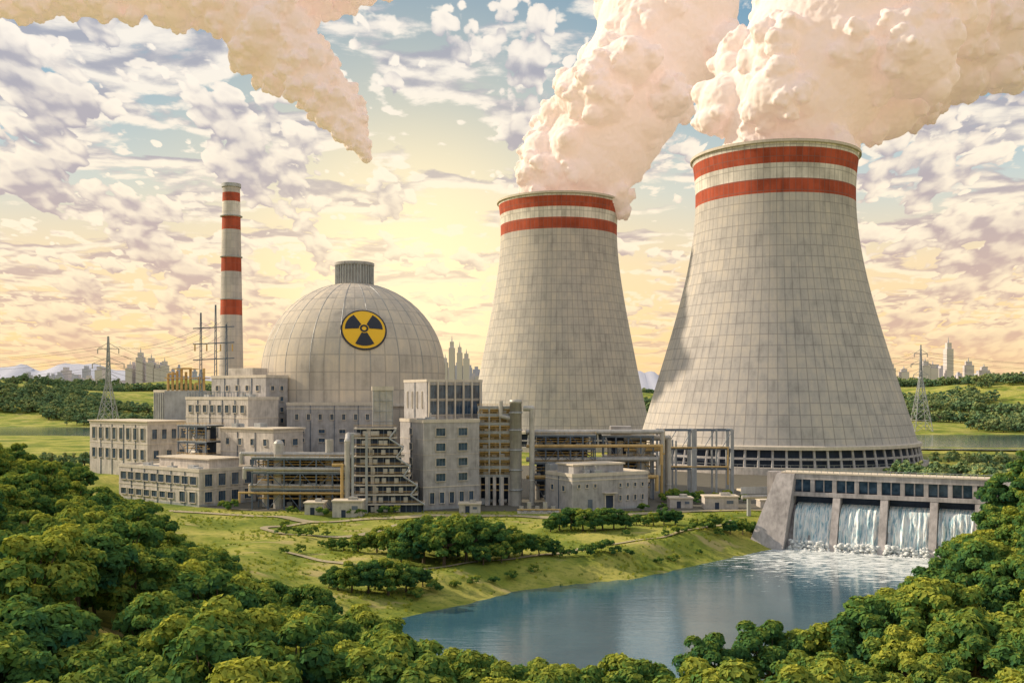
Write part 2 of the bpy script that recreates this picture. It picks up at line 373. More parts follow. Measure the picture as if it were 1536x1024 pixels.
rack(a,0,26,0,14,lv,5,2,.55); machinery(a,1,25,2,12,lv,31,6)
for i,(y,z,r,mt) in enumerate([(-.5,10,.8,'yel'),(1.5,17.3,1.0,'duct'),(-.6,23,.7,'yel'),(3,28.8,1.0,'duct'),(6,29,.7,'yel')]):
    a.pipe('pipe_%d'%i,mt,[(-3,y,z),(52+i,y,z),(52+i,y,z-6-i)],r,10)
a.done()
a=Asset('pipe_rack',(39,436,0),-3); lv=[10,18,27]
rack(a,0,21,0,12,lv,4,1,.6); machinery(a,1,20,2,10,lv,41,5)
a.box('upper_house','conc2',3,12,2,10,27.4,31); a.cyl('vessel','duct',(16,4,0),(16,4,24),2,seg=16); a.done()
a=Asset('pipe_bridge',(60,440,0),0)
for x in(0,5.5): a.box('posts','steel2',x-.7,x+.7,-.7,.7,-.5,25)
a.pipe('main_pipe','duct',[(-12,-1,26),(7,-1,26),(7,-1,6),(7,-1,0)],1.2,12); a.pipe('pipe_lower','yel',[(-12,-1.5,21),(4,-1.5,21),(4,-1.5,0)],.7,10); a.done()
a=Asset('gantry_frame',(66,456,0),0)
for x,w in((0,.5),(7,.4),(15,1.1),(25,.4),(32,.7)):
    for y in(0,10): a.box('posts','steel2',x-w,x+w,y-w,y+w,-.5,29 if x!=7 else 24)
for z in(28.3,20,11): 
    for y in(0,10): a.box('beams','steel',-.4,32.4,y-.3,y+.3,z,z+.7)
for x in(0,15,32): a.box('beams','steel',x-.3,x+.3,.3,9.7,28.4,29.2)
for i,x in enumerate((2,9,19,27)): a.cyl('braces','steel',(x,0,20),(x+5,0,28.3),.15,seg=5)
for z in(12.5,21): a.pipe('pipe','yel',[(-6,-.8,z),(30,-.8,z),(30,-.8,z-8)],.4,8)
a.done()
a=bld('pump_house',(22.9,389),62,20,35,13.5,mat='conc2',bands=(11.6,))
windows(a,'R',1,12,8,11.2,3,1,.3,.4,mull=0); windows(a,'R',20,34,7.6,11.2,4,1,.3,.4,mull=0); windows(a,'F',-19,-2,6,11,2,1,.25,.4,mull=0)
windows(a,'R',20,34,2.4,6.4,4,1,.3,.5,mull=0)
a.box('door','dark',-.1,.15,15,18.4,0,5.6); a.box('door_frame','trim',-.1,.35,14.5,15,0,6.1); a.box('door_frame','trim',-.1,.35,18.4,18.9,0,6.1); a.box('door_frame','trim',-.1,.4,15,18.4,5.6,6.1)
a.box('door_leaf','steel',-.1,.16,7,9,0,4.4); a.box('canopy','trim',0,1.8,13.8,19.6,6.4,6.8)
a.box('upper_volume','conc2',-16,-4,3,26,13.7,17.2); a.box('upper_roof','roof',-16.6,-3.4,2.4,26.6,17.2,17.8)
a.box('wing','steel2',-24,-20.2,2,24,-.5,17); roofstuff(a,5,34,13.5,4,12); a.done()
for i,(x,y,w,h) in enumerate([(62,402,9,4),(75,398,13,5),(-66,376,11,6),(-77,380,7,4.5),(98,404,10,3),(-20,386,8,3.5)]):
    a=Asset('equipment_shed',(x,y,hz(x,y)-.3),0); a.box('walls','conc',0,w,0,7,0,h); a.box('roof','roof',-.4,w+.4,-.4,7.4,h,h+.5); a.box('door','dark',w*.3,w*.3+1.6,-.08,0,.2,3); a.box('vent','steel',w*.65,w*.85,-.1,0,h*.5,h*.75); a.box('rooftop_unit','duct',w*.5,w*.8,2,5,h+.5,h+1.5); a.done()
a=Asset('process_skid',(2,384,0),0)
a.box('base','conc',0,16,0,5,-.5,.6)
for i in range(5): a.cyl('vessels','duct',(1.5+i*3,2,.6),(1.5+i*3,2,2.6+i%2*1.5),.9,seg=12)
a.pipe('pipe','yel',[(0,.5,1.5),(16,.5,1.5),(16,.5,0)],.3); a.done()
a=Asset('perimeter_fence',(100,396,0),14)
for i in range(10): a.box('posts','steel2',i*3-.15,i*3+.15,-.15,.15,-1,6)
for z in(2,4,5.8): a.box('rails','steel2',0,27,-.1,.1,z,z+.3)
a.done()
a=Asset('intake_walkway',(86,380,0),10)
for x in(2,12): a.box('posts','steel2',x-.6,x+.6,-.6,.6,-8,9)
a.box('deck','roof',-2,22,-2,2,9,9.7); a.box('side_beam','steel2',-2,22,-2.3,-2.05,8,10.6); a.pipe('pipe','duct',[(-2,-3,7),(20,-3,7),(20,-3,0)],.7,10); a.done()

# ------------------------------------------------------------ panelled concrete
def panelmat(name,N,dz,bands=(),dome=None,base=(.42,.40,.375),la=.5):
    m,t,out=newmat(name); o=objc(t); s=nd(t,'ShaderNodeSeparateXYZ',{0:o}); x,y,z=s.outputs
    u=mth(t,'MULTIPLY',mth(t,'ARCTAN2',y,x),N/(2*math.pi))
    if dome: v=mth(t,'MULTIPLY',mth(t,'ARCTAN2',mth(t,'SUBTRACT',z,dome),mth(t,'SQRT',mth(t,'ADD',mth(t,'MULTIPLY',x,x),mth(t,'MULTIPLY',y,y)))),dz)
    else: v=mth(t,'DIVIDE',z,dz)
    def line(w_,k): return mth(t,'SUBTRACT',1.0,sstep(t,mth(t,'ABSOLUTE',mth(t,'SUBTRACT',mth(t,'FRACT',w_),.5)),.5-k,.5-k*.3))
    ln=mth(t,'MULTIPLY',line(u,.07),line(v,.05))
    cv=nd(t,'ShaderNodeCombineXYZ',{0:mth(t,'FLOOR',mth(t,'ADD',u,.0)),1:mth(t,'FLOOR',v)}).outputs[0]
    wn=nd(t,'ShaderNodeTexWhiteNoise',{'Vector':cv}).outputs[0]
    n=noi(t,o,.06,7,.72); st=noi(t,vmul(t,o,(1,1,.05)),.35,5,.65)
    f=mth(t,'ADD',mth(t,'ADD',mth(t,'MULTIPLY',n,.55),mth(t,'MULTIPLY',st,.40)),mth(t,'MULTIPLY',wn,.09))
    b=base
    col=ramp(t,f,[(.38,tuple(q*.74 for q in b)),(.5,b),(.62,(min(1,b[0]*1.2),min(1,b[1]*1.16),b[2]*1.08))])
    for z0,z1,c in bands:
        k=mth(t,'MULTIPLY',mth(t,'GREATER_THAN',z,z0),mth(t,'LESS_THAN',z,z1))
        cc=ramp(t,f,[(.38,tuple(q*.65 for q in c)),(.62,tuple(min(1,q*1.25) for q in c))])
        col=mixc(t,k,col,cc)
    col=mixc(t,mth(t,'MULTIPLY',mth(t,'SUBTRACT',1.0,ln),la),col,(.15,.14,.14))
    pbsdf(t,out,col,.85,bump=mth(t,'MULTIPLY',noi(t,o,1.2,3),.3),bs=.3,bd=.3,spec=.2); return m
RED=(.40,.085,.045); WHT=(.64,.61,.57)
def spline(pts,n=60):
    zs=np.array([p[1] for p in pts],float); rs=np.array([p[0] for p in pts],float)
    c=np.polyfit(zs,rs,4); Zs=np.linspace(zs[0],zs[-1],n); return [(float(np.polyval(c,z)),float(z)) for z in Zs]
def tower(loc,pts,bands,ztop):
    a=Asset('cooling_tower',loc)
    mt=panelmat('tower_shell',84,6.6,bands,base=(.475,.455,.44))
    prof=spline(pts); a.lathe('shell',mt,prof,144)
    rt=prof[-1][0]; rb,zb=prof[0]
    a.lathe('rim','trim',[(rt,ztop-.2),(rt+1.3,ztop-.2),(rt+1.3,ztop+1.4),(rt-1.2,ztop+1.4),(rt-1.2,ztop-3)],144,False)
    a.lathe('inner_shell','conc2',[(r-1.2,z) for r,z in prof[::6]],96)
    a.lathe('bottom_ring','trim',[(rb-.5,zb),(rb+1.6,zb-.1),(rb+2.4,zb-.6),(rb+2.4,zb-2.4),(rb-1,zb-2.4)],144,False)
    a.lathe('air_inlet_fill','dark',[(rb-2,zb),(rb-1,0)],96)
    N=72
    for i in range(N):
        an=2*math.pi*i/N
        a.cyl('support_columns','conc2',((rb+.5)*math.cos(an),(rb+.5)*math.sin(an),zb-2),((rb+3.2)*math.cos(an),(rb+3.2)*math.sin(an),1.5),.75,seg=6)
    a.lathe('mid_ring','conc2',[(rb+1.0,8.0),(rb+2.4,8.0),(rb+2.4,9.2),(rb+1.0,9.2)],144,False)
    a.lathe('basin_wall','conc',[(rb+2.8,-.5),(rb+2.8,4),(rb+6.5,4),(rb+6.5,-1)],144,False)
    for i in range(120):
        an=2*math.pi*i/120; a.cyl('basin_railing','steel2',((rb+6.3)*math.cos(an),(rb+6.3)*math.sin(an),4),((rb+6.3)*math.cos(an),(rb+6.3)*math.sin(an),5.6),.1,seg=4)
    a.lathe('basin_rail','steel2',[(rb+6.2,5.5),(rb+6.4,5.5),(rb+6.4,5.7),(rb+6.2,5.7)],96,False)
    a.done()
tower((167,652,0),[(85,16),(77.5,40.8),(71,62),(64.8,83),(59,104),(54,125.6),(50.5,151),(49.3,172),(51.5,193)],[(181,190,RED),(190,194,WHT),(172,181,WHT),(163.5,172,RED)],193)
tower((39.5,866,0),[(77,16),(71.8,39),(65.7,67),(60,96),(55.3,124),(50.5,155),(49,180),(51,205)],[(194.5,203,RED),(203,206,WHT),(186,194.5,WHT),(177,186,RED)],205)

a=Asset('reactor_containment_dome',(-80,520,0))
Rd=46; mt=panelmat('dome_shell',40,5.6,(),dome=55,base=(.53,.485,.43),la=.35)
a.lathe('shell',mt,[(Rd,-.5),(Rd,40)]+[(Rd,40+i*3) for i in range(1,5)]+[(Rd*math.cos(q),55+Rd*math.sin(q)) for q in np.linspace(0,math.pi/2*.985,32)],144)
a.lathe('ring_beam','trim',[(Rd,39),(Rd+1,39),(Rd+1,40.2),(Rd,40.2)],144,False)
a.lathe('vent_collar','trim',[(12,97.5),(12,99.5),(10,99.9),(0.01,100)],48,False)
a.lathe('vent_drum','conc2',[(9.2,99),(9.2,109.5),(10,109.7),(10,111),(9,111.3),(.01,111.5)],48,False)
for i in range(40):
    q=2*math.pi*i/40; a.cyl('vent_ribs','steel2',(9.5*math.cos(q),9.5*math.sin(q),100.2),(9.5*math.cos(q),9.5*math.sin(q),109.6),.32,seg=6)
for i in range(20):
    q=2*math.pi*i/20
    pr=[((Rd+.05)*math.cos(e),(Rd+.05)*math.sin(e)+55) for e in np.linspace(0,1.3,14)]
    for (r0,z0),(r1,z1) in zip(pr[:-1],pr[1:]): a.cyl('meridian_ribs','steel2',(r0*math.cos(q),r0*math.sin(q),z0),(r1*math.cos(q),r1*math.sin(q),z1),.13,seg=5,cap=False)
a.done()
C=Vector((-80,520,55)); nrm=Vector((10.5,-39.5,20)).normalized(); up=(Vector((0,0,1))-nrm*nrm.z).normalized(); rt=up.cross(nrm)
a=Asset('radiation_warning_sign',tuple(C+nrm*Rd)); org=C+nrm*Rd
def patch(part,mat,r0,r1,a0,a1,off,nr=5,na=24):
    V=[];F=[]
    for i in range(nr+1):
        for j in range(na+1):
            r=r0+(r1-r0)*i/nr; q=R(a0+(a1-a0)*j/na)
            d=(nrm*Rd+rt*math.cos(q)*r+up*math.sin(q)*r).normalized(); V.append(tuple(C+d*(Rd+off)-org))
    for i in range(nr):
        for j in range(na): k=i*(na+1)+j; F.append((k,k+na+1,k+na+2,k+1))
    a.raw(part,mat,V,F)
RS=10.8
patch('border','sblk',RS*.94,RS,0,360,.7,2,64); patch('plate','syel',0.01,RS*.94,0,360,.55,10,64); patch('edge','sblk',RS,RS*1.02,0,360,.4,2,64)
for k in(30,150,270): patch('trefoil_blades','sblk',RS*.22,RS*.82,k-30,k+30,.75,6,16)
patch('trefoil_ring','sblk',RS*.10,RS*.18,0,360,.75,2,32)
a.done()
a=Asset('chimney_stack',(-153.5,560,0))
mt=panelmat('chimney_shell',14,4.0,[(149.6,154.4,RED),(134.3,141.3,RED),(111.4,119,RED),(87.7,96,RED),(141.3,149.6,WHT)],base=(.48,.455,.44),la=.25)
a.lathe('shaft',mt,[(7.4-(2.8*z/159.),z) for z in np.linspace(-.5,159,40)],40)
a.lathe('cap','steel2',[(4.6,157.5),(5.2,157.5),(5.2,159.4),(4.2,159.4),(4.2,154)],40,False)
for z in(141.5,119.3,96.2): a.lathe('service_rings','steel2',[(4.6,z),(6.0,z),(6.0,z+.4),(4.6,z+.4)],40,False)
a.done()

# ------------------------------------------------------------ pylons and lines
def pylon(name,loc,H,w,t_=.3,rot=0):
    a=Asset(name,loc,rot)
    def hw(z): 
        u=z/H; return w*(1-u/.62)*1.0+w*.16 if u<.62 else w*.16*(1-(u-.62)/.38*.8)
    lv=[0,.14,.27,.38,.48,.56,.62,.70,.78,.86,.93,1.0]
    for k in range(len(lv)-1):
        z0,z1=lv[k]*H,lv[k+1]*H; a0,a1=hw(z0),hw(z1)
        c0=[(sx*a0,sy*a0,z0) for sx,sy in((1,1),(-1,1),(-1,-1),(1,-1))]; c1=[(sx*a1,sy*a1,z1) for sx,sy in((1,1),(-1,1),(-1,-1),(1,-1))]
        for i in range(4):
            j=(i+1)%4; a.cyl('legs','steel2',c0[i],c1[i],t_,seg=4,cap=False)
            a.cyl('lattice','steel2',c0[i],c1[j],t_*.6,seg=4,cap=False); a.cyl('lattice','steel2',c0[j],c1[i],t_*.6,seg=4,cap=False)
            a.cyl('lattice','steel2',c1[i],c1[j],t_*.6,seg=4,cap=False)
    for u,l in((.66,.55),(.78,.75),(.90,.5)):
        z=u*H; L=w*l*1.7
        for s in(1,-1):
            a.cyl('crossarms','steel2',(0,0,z),(s*L,0,z),t_*.8,seg=4); a.cyl('crossarms','steel2',(0,0,z+H*.05),(s*L,0,z),t_*.6,seg=4)
            a.cyl('insulators','duct',(s*L,0,z),(s*L,0,z-H*.04),t_*1.1,seg=6)
    a.done()
PL=(-276,700); PZ=hz(*PL)-1
pylon('transmission_tower',(PL[0],PL[1],PZ),84-PZ,8.5,.34)
pylon('transmission_tower',(-392,1480,hz(-392,1480)-2),70,8,.5); pylon('transmission_tower',(479,1200,hz(479,1200)-2),104-hz(479,1200),9,.5)
m_,t_,o_=newmat('wire'); pbsdf(t_,o_,(.09,.09,.10),.5); MAT['wire']=m_
a=Asset('power_line')
def wire(p,q,sag,r=.12):
    n=14; P=[]
    for i in range(n+1):
        u=i/n; P.append((p[0]+(q[0]-p[0])*u,p[1]+(q[1]-p[1])*u,p[2]+(q[2]-p[2])*u-sag*4*u*(1-u)))
    for A,B in zip(P[:-1],P[1:]): a.cyl('wires','wire',A,B,r,seg=4,cap=False)
for dx,z in((-10.5,70.5),(10.5,70.5),(-7.5,63),(7.5,63),(-7,77),(7,77)):
    wire((PL[0]+dx,700,z),(-560+dx,760,z-2),9,.10); wire((PL[0]+dx,700,z),(-150+dx*.3,520,z+4),6,.09)
    wire((PL[0]+dx,700,z),(-392+dx,1480,z+8),14,.12)
    wire((479+dx*1.2,1200,z+16),(900+dx,1300,z+20),15,.16); wire((479+dx*1.2,1200,z+16),(330+dx,980,z+14),10,.14)
a.done()
a=Asset('substation_gantry',(-158,520,0))
for x,h in((0,86),(7.5,90),(13,80)):
    for s in(-.7,.7): a.cyl('poles','steel',(x+s,0,40),(x+s*.3,0,h),.25,seg=5)
    for k in range(12): z=42+k*3.4; a.cyl('rungs','steel',(x-.7,0,z),(x+.7,0,z+1.6),.13,seg=4)
for z in(62,70,78): a.cyl('crossbeams','steel',(-4,0,z),(17,0,z+1),.28,seg=5)
for x in(-3,3,10,16): a.cyl('insulators','yel',(x,0,70),(x,0,66.5),.4,seg=6)
a.done()
a=Asset('ochre_process_unit',(-186,548,0))
a.box('base','steel2',0,22,0,9,30,46.5)
rr=random.Random(5)
for i in range(9):
    x=1+i*2.4; h=46+rr.uniform(4,13); a.cyl('columns','yel',(x,3,46),(x,3,h),.7,seg=10)
    if i%3==0: a.pipe('cross_pipes','yel',[(x,3,h),(x+5,3,h),(x+5,3,46)],.5)
a.box('platform','yel',0,22,0,8,53,53.5); a.box('platform2','yel',4,16,0,8,58,58.4); a.done()

# ------------------------------------------------------------ dam
DA=-27.3
a=Asset('dam',(99,361,0),DA); Ld=66
a.box('deck_parapet','damc',-3,Ld+3,-3.2,5,15.2,17.2); a.box('deck_surface','roof',-3.4,Ld+3.4,-3.6,5.4,17.2,17.6)
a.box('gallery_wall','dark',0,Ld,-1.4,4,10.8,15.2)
for i in range(10):
    x=i*Ld/9.; a.box('gallery_piers','damc',x-.7,x+.7,-3,-1.2,10.8,15.2)
    if i<9: a.box('gallery_glass','glass',x+.7,x+Ld/9-.7,-1.75,-1.45,11.2,15.0); a.box('gallery_mullions','damc',x+Ld/18-.2,x+Ld/18+.2,-2.0,-1.75,10.8,15.2)
a.box('gallery_sill','damc',-2,Ld+2,-3.6,4,9.4,10.8)
a.prism('weir_body','damc',[(-1,6),(-8,-6),(-9.5,-12),(5,-12),(5,6)],0,Ld)
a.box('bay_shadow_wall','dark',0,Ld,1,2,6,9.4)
for x in(15.5,31,46.5,60): a.prism('spillway_piers','damc',[(-3.4,9.4),(-13.5,-11),(3,-11),(3,9.4)],x-1.2,x+1.2)
a.prism('abutments','damc',[(-5,17.1),(-17,-12),(8,-12),(8,17.1)],-4.5,1.6,-9,-2)
a.prism('abutments','damc',[(-5,17.1),(-17,-12),(8,-12),(8,17.1)],Ld-1.6,Ld+5,2,4)
a.prism('wing_wall','damc',[(4,16.9),(4,-12),(9,-12),(9,16.9)],-10,-5)
a.box('reservoir_walls','damc',-4,Ld+4,44,46,-6,9.5); a.box('reservoir_walls','damc',-6,-4,8,46,-6,9.5); a.box('reservoir_walls','damc',Ld+4,Ld+6,8,46,-6,9.5)
for i in range(34): a.box('deck_railing','steel2',-2+i*2.05,-1.85+i*2.05,-3.3,-3.15,17.6,18.7)
a.box('deck_railing','steel2',-2,Ld+2,-3.32,-3.12,18.7,18.85)
dam=a.done()
m,t,out=newmat('falling_water'); o=objc(t)
st=noi(t,vmul(t,o,(1.0,.12,.12)),2.0,6,.65,.4); n2=noi(t,vmul(t,o,(1,.4,.4)),.6,4,.6)
f=mth(t,'ADD',mth(t,'MULTIPLY',st,.75),mth(t,'MULTIPLY',n2,.25))
col=ramp(t,f,[(.36,(.14,.32,.42)),(.45,(.45,.64,.72)),(.53,(.92,.94,.93))])
pbsdf(t,out,col,.45,bump=st,bs=.8,bd=.6,spec=.5); WF=m
a=Asset('spillway_waterfall',(99,361,0),DA)
bays=[(1.8,14.1),(16.9,29.6),(32.4,45.1),(47.9,58.6),(61.4,64.2)]
for b0,b1 in bays:
    V=[];F=[];NU=int((b1-b0)*3.5);NV=40
    for j in range(NV+1):
        q=j/NV
        for i in range(NU+1):
            x=b0+(b1-b0)*i/NU
            nn=mnoise.noise(Vector((x*.8,q*1.5,b0)))*1.6+mnoise.noise(Vector((x*2.3,q*4,7)))*.8+mnoise.noise(Vector((x*4,q*9,3)))*.4*q
            y=1-2*min(q*5,1)-9.0*max(q-.08,0)**.75; y-=nn*min(q*2.5,1)*1.3
            z=6.9-.8*q-14.6*max(q-.06,0)**1.25
            V.append((x,y,z))
    for j in range(NV):
        for i in range(NU): k=j*(NU+1)+i; F.append((k,k+1,k+NU+2,k+NU+1))
    a.raw('water_sheets',WF,V,F,True)
m,t,out=newmat('foam'); pbsdf(t,out,(.86,.89,.90),.8,bump=noi(t,posn(t),1.5,5,.7),bs=1,bd=.6); FO=m
rr=random.Random(3)
for b0,b1 in bays:
    for i in range(int((b1-b0)*22)):
        x=rr.uniform(b0-.4,b1+.4); y=-10.2-abs(rr.gauss(0,2.2)); r=rr.uniform(.15,.55)*max(.35,1-(-11.5-y)/8)
        n=7; zz=-8.2+(rr.random()**2)*3.2*(y>-12.5)
        base=[(x+r*1.3*math.sin(th)*math.cos(q)*(1+.5*rr.random()),y+r*math.sin(th)*math.sin(q)*(1+.5*rr.random()),zz+r*1.0*math.cos(th)) for th in(.05,.7,1.4,2.3) for q in [2*math.pi*k/n for k in range(n)]]
        F=[(i_*n+k,(i_+1)*n+k,(i_+1)*n+(k+1)%n,i_*n+(k+1)%n) for i_ in range(3) for k in range(n)]
        a.raw('foam',FO,base,F,True)
a.done()
o=D.objects.new('reservoir_water',D.meshes.new('reservoir_water')); o.data.from_pydata([(-4,5,7),(Ld+4,5,7),(Ld+4,44,7),(-4,44,7)],[],[(0,1,2,3)]); o.data.materials.append(D.materials['distant_river_surface']); COL.objects.link(o); o.location=(99,361,0); o.rotation_euler=(0,0,R(DA))

# ------------------------------------------------------------ trees
def leafmat(name,dark,mid,light,trans=.25):
    m,t,out=newmat(name)
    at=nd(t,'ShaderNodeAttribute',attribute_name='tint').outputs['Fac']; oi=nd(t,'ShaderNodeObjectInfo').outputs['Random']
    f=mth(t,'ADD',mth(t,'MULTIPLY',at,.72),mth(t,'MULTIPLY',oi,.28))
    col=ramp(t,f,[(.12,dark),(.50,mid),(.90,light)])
    d=nd(t,'ShaderNodeBsdfDiffuse',{'Color':col})
    if trans:
        tr=nd(t,'ShaderNodeBsdfTranslucent',{'Color':mixc(t,.5,col,(.38,.45,.05))})
        mx=nd(t,'ShaderNodeMixShader',{0:trans,1:d.outputs[0],2:tr.outputs[0]}); t.links.new(mx.outputs[0],out.inputs[0])
    else: t.links.new(d.outputs[0],out.inputs[0])
    return m
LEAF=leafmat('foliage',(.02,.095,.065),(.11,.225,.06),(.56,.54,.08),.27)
LEAFD=leafmat('distant_foliage',(.09,.18,.13),(.18,.28,.13),(.48,.47,.17),0)  # paler, bluer greens put aerial haze into the leaf colour
BARK=simple('bark',(.11,.08,.055),var=.4,scale=2)
def tree_mesh(name,seed,H=12,Rc=5.6,leaf=.48,npuff=48,nleaf=190,trunk=True,mat=None,low=False):
    r=np.random.default_rng(seed); cz=H*.62 if trunk else H*.45; rz=H*.40 if trunk else H*.5
    if low: cz=H*.54; rz=H*.46
    V=[];F=[];MI=[];T=[]
    cen=[]
    while len(cen)<npuff:
        d=r.normal(size=3); d/=np.linalg.norm(d)
        if d[2]<(-.85 if low else -.6): continue
        rad=r.uniform(.5,.95); p=np.array([d[0]*Rc*rad,d[1]*Rc*rad,cz+d[2]*rz*rad]); 
        if d[2]<0 and not low: p[:2]*=.9
        cen.append((p,r.uniform(.17,.31)*Rc,r.random()))
    if trunk:
        def cyl(p0,p1,r0,r1,seg=7):
            o=len(V); p0=Vector(p0);p1=Vector(p1); d=(p1-p0).normalized(); u=d.orthogonal().normalized(); w=d.cross(u)
            for p,rr_ in((p0,r0),(p1,r1)):
                for i in range(seg): q=2*math.pi*i/seg; V.append(tuple(p+u*math.cos(q)*rr_+w*math.sin(q)*rr_))
            for i in range(seg): j=(i+1)%seg; F.append((o+i,o+j,o+seg+j,o+seg+i)); MI.append(1); T.append(.5)
        top=(r.normal()*.3,r.normal()*.3,H*.42); cyl((0,0,-1.5),(0,0,H*.1),.5,.36); cyl((0,0,H*.1),top,.36,.28)
        for p,_,_ in cen[:16]:
            mid=(np.array(top)+p)/2+np.array([0,0,-.5]); cyl(top,mid,.2,.12,5); cyl(mid,p,.12,.04,5)
    P=[];Nn=[];TT=[]
    for p,rad,ti in cen:
        n=int(nleaf*(rad/(.26*Rc))**2); d=r.normal(size=(n,3)); d/=np.linalg.norm(d,axis=1)[:,None]
        d[:,2]=np.where(d[:,2]<-.3,-d[:,2],d[:,2])
        rr_=rad*(.80+.28*r.random(n))*(1+.15*np.sin(d[:,0]*7+ti*9)*np.sin(d[:,1]*7)*np.sin(d[:,2]*6+ti))
        P.append(p+d*rr_[:,None]*np.array([1,1,.8])); nn=d+r.normal(size=(n,3))*.38+np.array([0,0,.3]); Nn.append(nn/np.linalg.norm(nn,axis=1)[:,None])
        hfrac=np.clip((p[2]-cz)/rz,-1,1)
        TT.append(np.clip(.05+.22*ti+.32*r.random(n)+.30*(d[:,2])+.18*hfrac,0,1))  # random tone, plus up-facing leaves and upper puffs lightened as painted top light
    P=np.concatenate(P);Nn=np.concatenate(Nn);TT=np.concatenate(TT); n=len(P)
    a_=r.normal(size=(n,3)); u=np.cross(Nn,a_); u/=np.linalg.norm(u,axis=1)[:,None]; w=np.cross(Nn,u)
    s=(leaf*r.uniform(.55,1.15,n))[:,None]
    q=np.stack([P-u*s,P-w*s*.6+Nn*s*.1,P+u*s,P+w*s*.6+Nn*s*.1],1).reshape(-1,3)
    o=len(V); V=V+q.tolist(); base=np.arange(n)*4+o
    F=F+np.stack([base,base+1,base+2,base+3],1).tolist(); MI=MI+[0]*n; T=T+TT.tolist()
    me=D.meshes.new(name); me.from_pydata(V,[],F); me.materials.append(mat or LEAF); me.materials.append(BARK)
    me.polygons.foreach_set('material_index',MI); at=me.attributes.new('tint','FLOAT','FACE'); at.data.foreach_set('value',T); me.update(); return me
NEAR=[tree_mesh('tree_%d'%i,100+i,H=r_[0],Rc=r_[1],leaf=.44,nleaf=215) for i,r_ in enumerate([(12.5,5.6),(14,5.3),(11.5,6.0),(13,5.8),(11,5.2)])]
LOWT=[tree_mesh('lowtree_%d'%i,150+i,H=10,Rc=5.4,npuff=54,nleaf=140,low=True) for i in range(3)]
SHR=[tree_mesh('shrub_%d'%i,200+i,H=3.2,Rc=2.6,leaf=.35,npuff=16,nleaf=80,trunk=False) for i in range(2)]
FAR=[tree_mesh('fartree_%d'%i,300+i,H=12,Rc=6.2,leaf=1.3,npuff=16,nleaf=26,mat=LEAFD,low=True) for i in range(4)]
def put(name,me,x,y,s,z=None,sz=1):
    o=D.objects.new(name,me); COL.objects.link(o); o.location=(x,y,(hz(x,y) if z is None else z)); o.rotation_euler=(0,0,random.uniform(0,6.28)); o.scale=(s,s,s*sz); return o
def Lb(y): return np.interp(y,[60,140,170,190,200,260,280,310,345,400,430],[5,-14,-24,-32,-44,-82,-106,-138,-158,-170,-185])
def Eb(y): return np.interp(y,[145,160,190,222,262,300,330,345],[25,48,66,88,116,145,164,170])
N=26000
X=rng.uniform(-240,215,N);Y=rng.uniform(70,430,N); Zc,Sd=hfun(X,Y)
pts=[]; grid={}
for x,y,z,sd in zip(X,Y,Zc,Sd):
    if abs(x)>.56*y+12: continue
    if sd<3: continue
    left=(x<Lb(y)) and y<430; south=(y<147) ; right=(x>Eb(y)) and 145<=y<345
    if not(left or south or right): continue
    if y<96 and abs(x)<12 : continue
    md=8.0
    key=(int(x//8),int(y//8)); ok=True
    for i in(-1,0,1):
        for j in(-1,0,1):
            for (a_,b_) in grid.get((key[0]+i,key[1]+j),[]):
                if (a_-x)**2+(b_-y)**2<md*md: ok=False
    if ok: grid.setdefault(key,[]).append((x,y)); pts.append((x,y,z))
print('fg trees',len(pts))
for x,y,z in pts:
    s=random.uniform(.8,1.22)
    if -14<x<45 and y>105: s=random.uniform(.78,1.02)
    if x<-120 and y>260: s*=.88
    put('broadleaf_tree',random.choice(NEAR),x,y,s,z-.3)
for x,y,s in [(-45,300,.55),(-40,303,.75),(-35,298,.8),(-31,297,1.05),(-25,290,1.25),(-19,287,1.3),(-13,291,1.3),(-7,296,1.15),(-27,304,1.1),(-19,300,1.2),(-16,305,1.2),(-1,298,.9),(3,301,.75),(8,303,.65),(12,304,.5),(-50,304,.4),(-54,306,.35),(-31,286,.7),(-8,286,.55),(-3,290,.6),(-11,299,1.2),
  (-44,259,.6),(-40,256,.75),(-36,257,.85),(-31,257,.9),(-27,261,.7),(-23,264,.45),(-47,263,.4),(-34,262,.75),
  (13,345,.5),(16,347,.65),(20,348,.8),(24,346,.8),(28,345,.65),(31,350,.8),(35,352,.75),(39,351,.5),(28,352,.55),
  (50,362,.5),(54,364,.6),(58,364,.55),(47,358,.35),(66,350,.4),(70,352,.5),(75,352,.5),(80,355,.55),(84,358,.5),(63,354,.35),(88,362,.5),(93,367,.45),(40,360,.35),(44,362,.4),(100,372,.5),
  (160,372,.9),(168,366,1),(176,372,1),(186,378,1),(172,352,1),(182,350,1.1),(192,360,1.1),(166,384,.8),(200,372,1),(150,378,.8),(142,384,.7)]:
    put('broadleaf_tree',random.choice(LOWT),x,y,s)
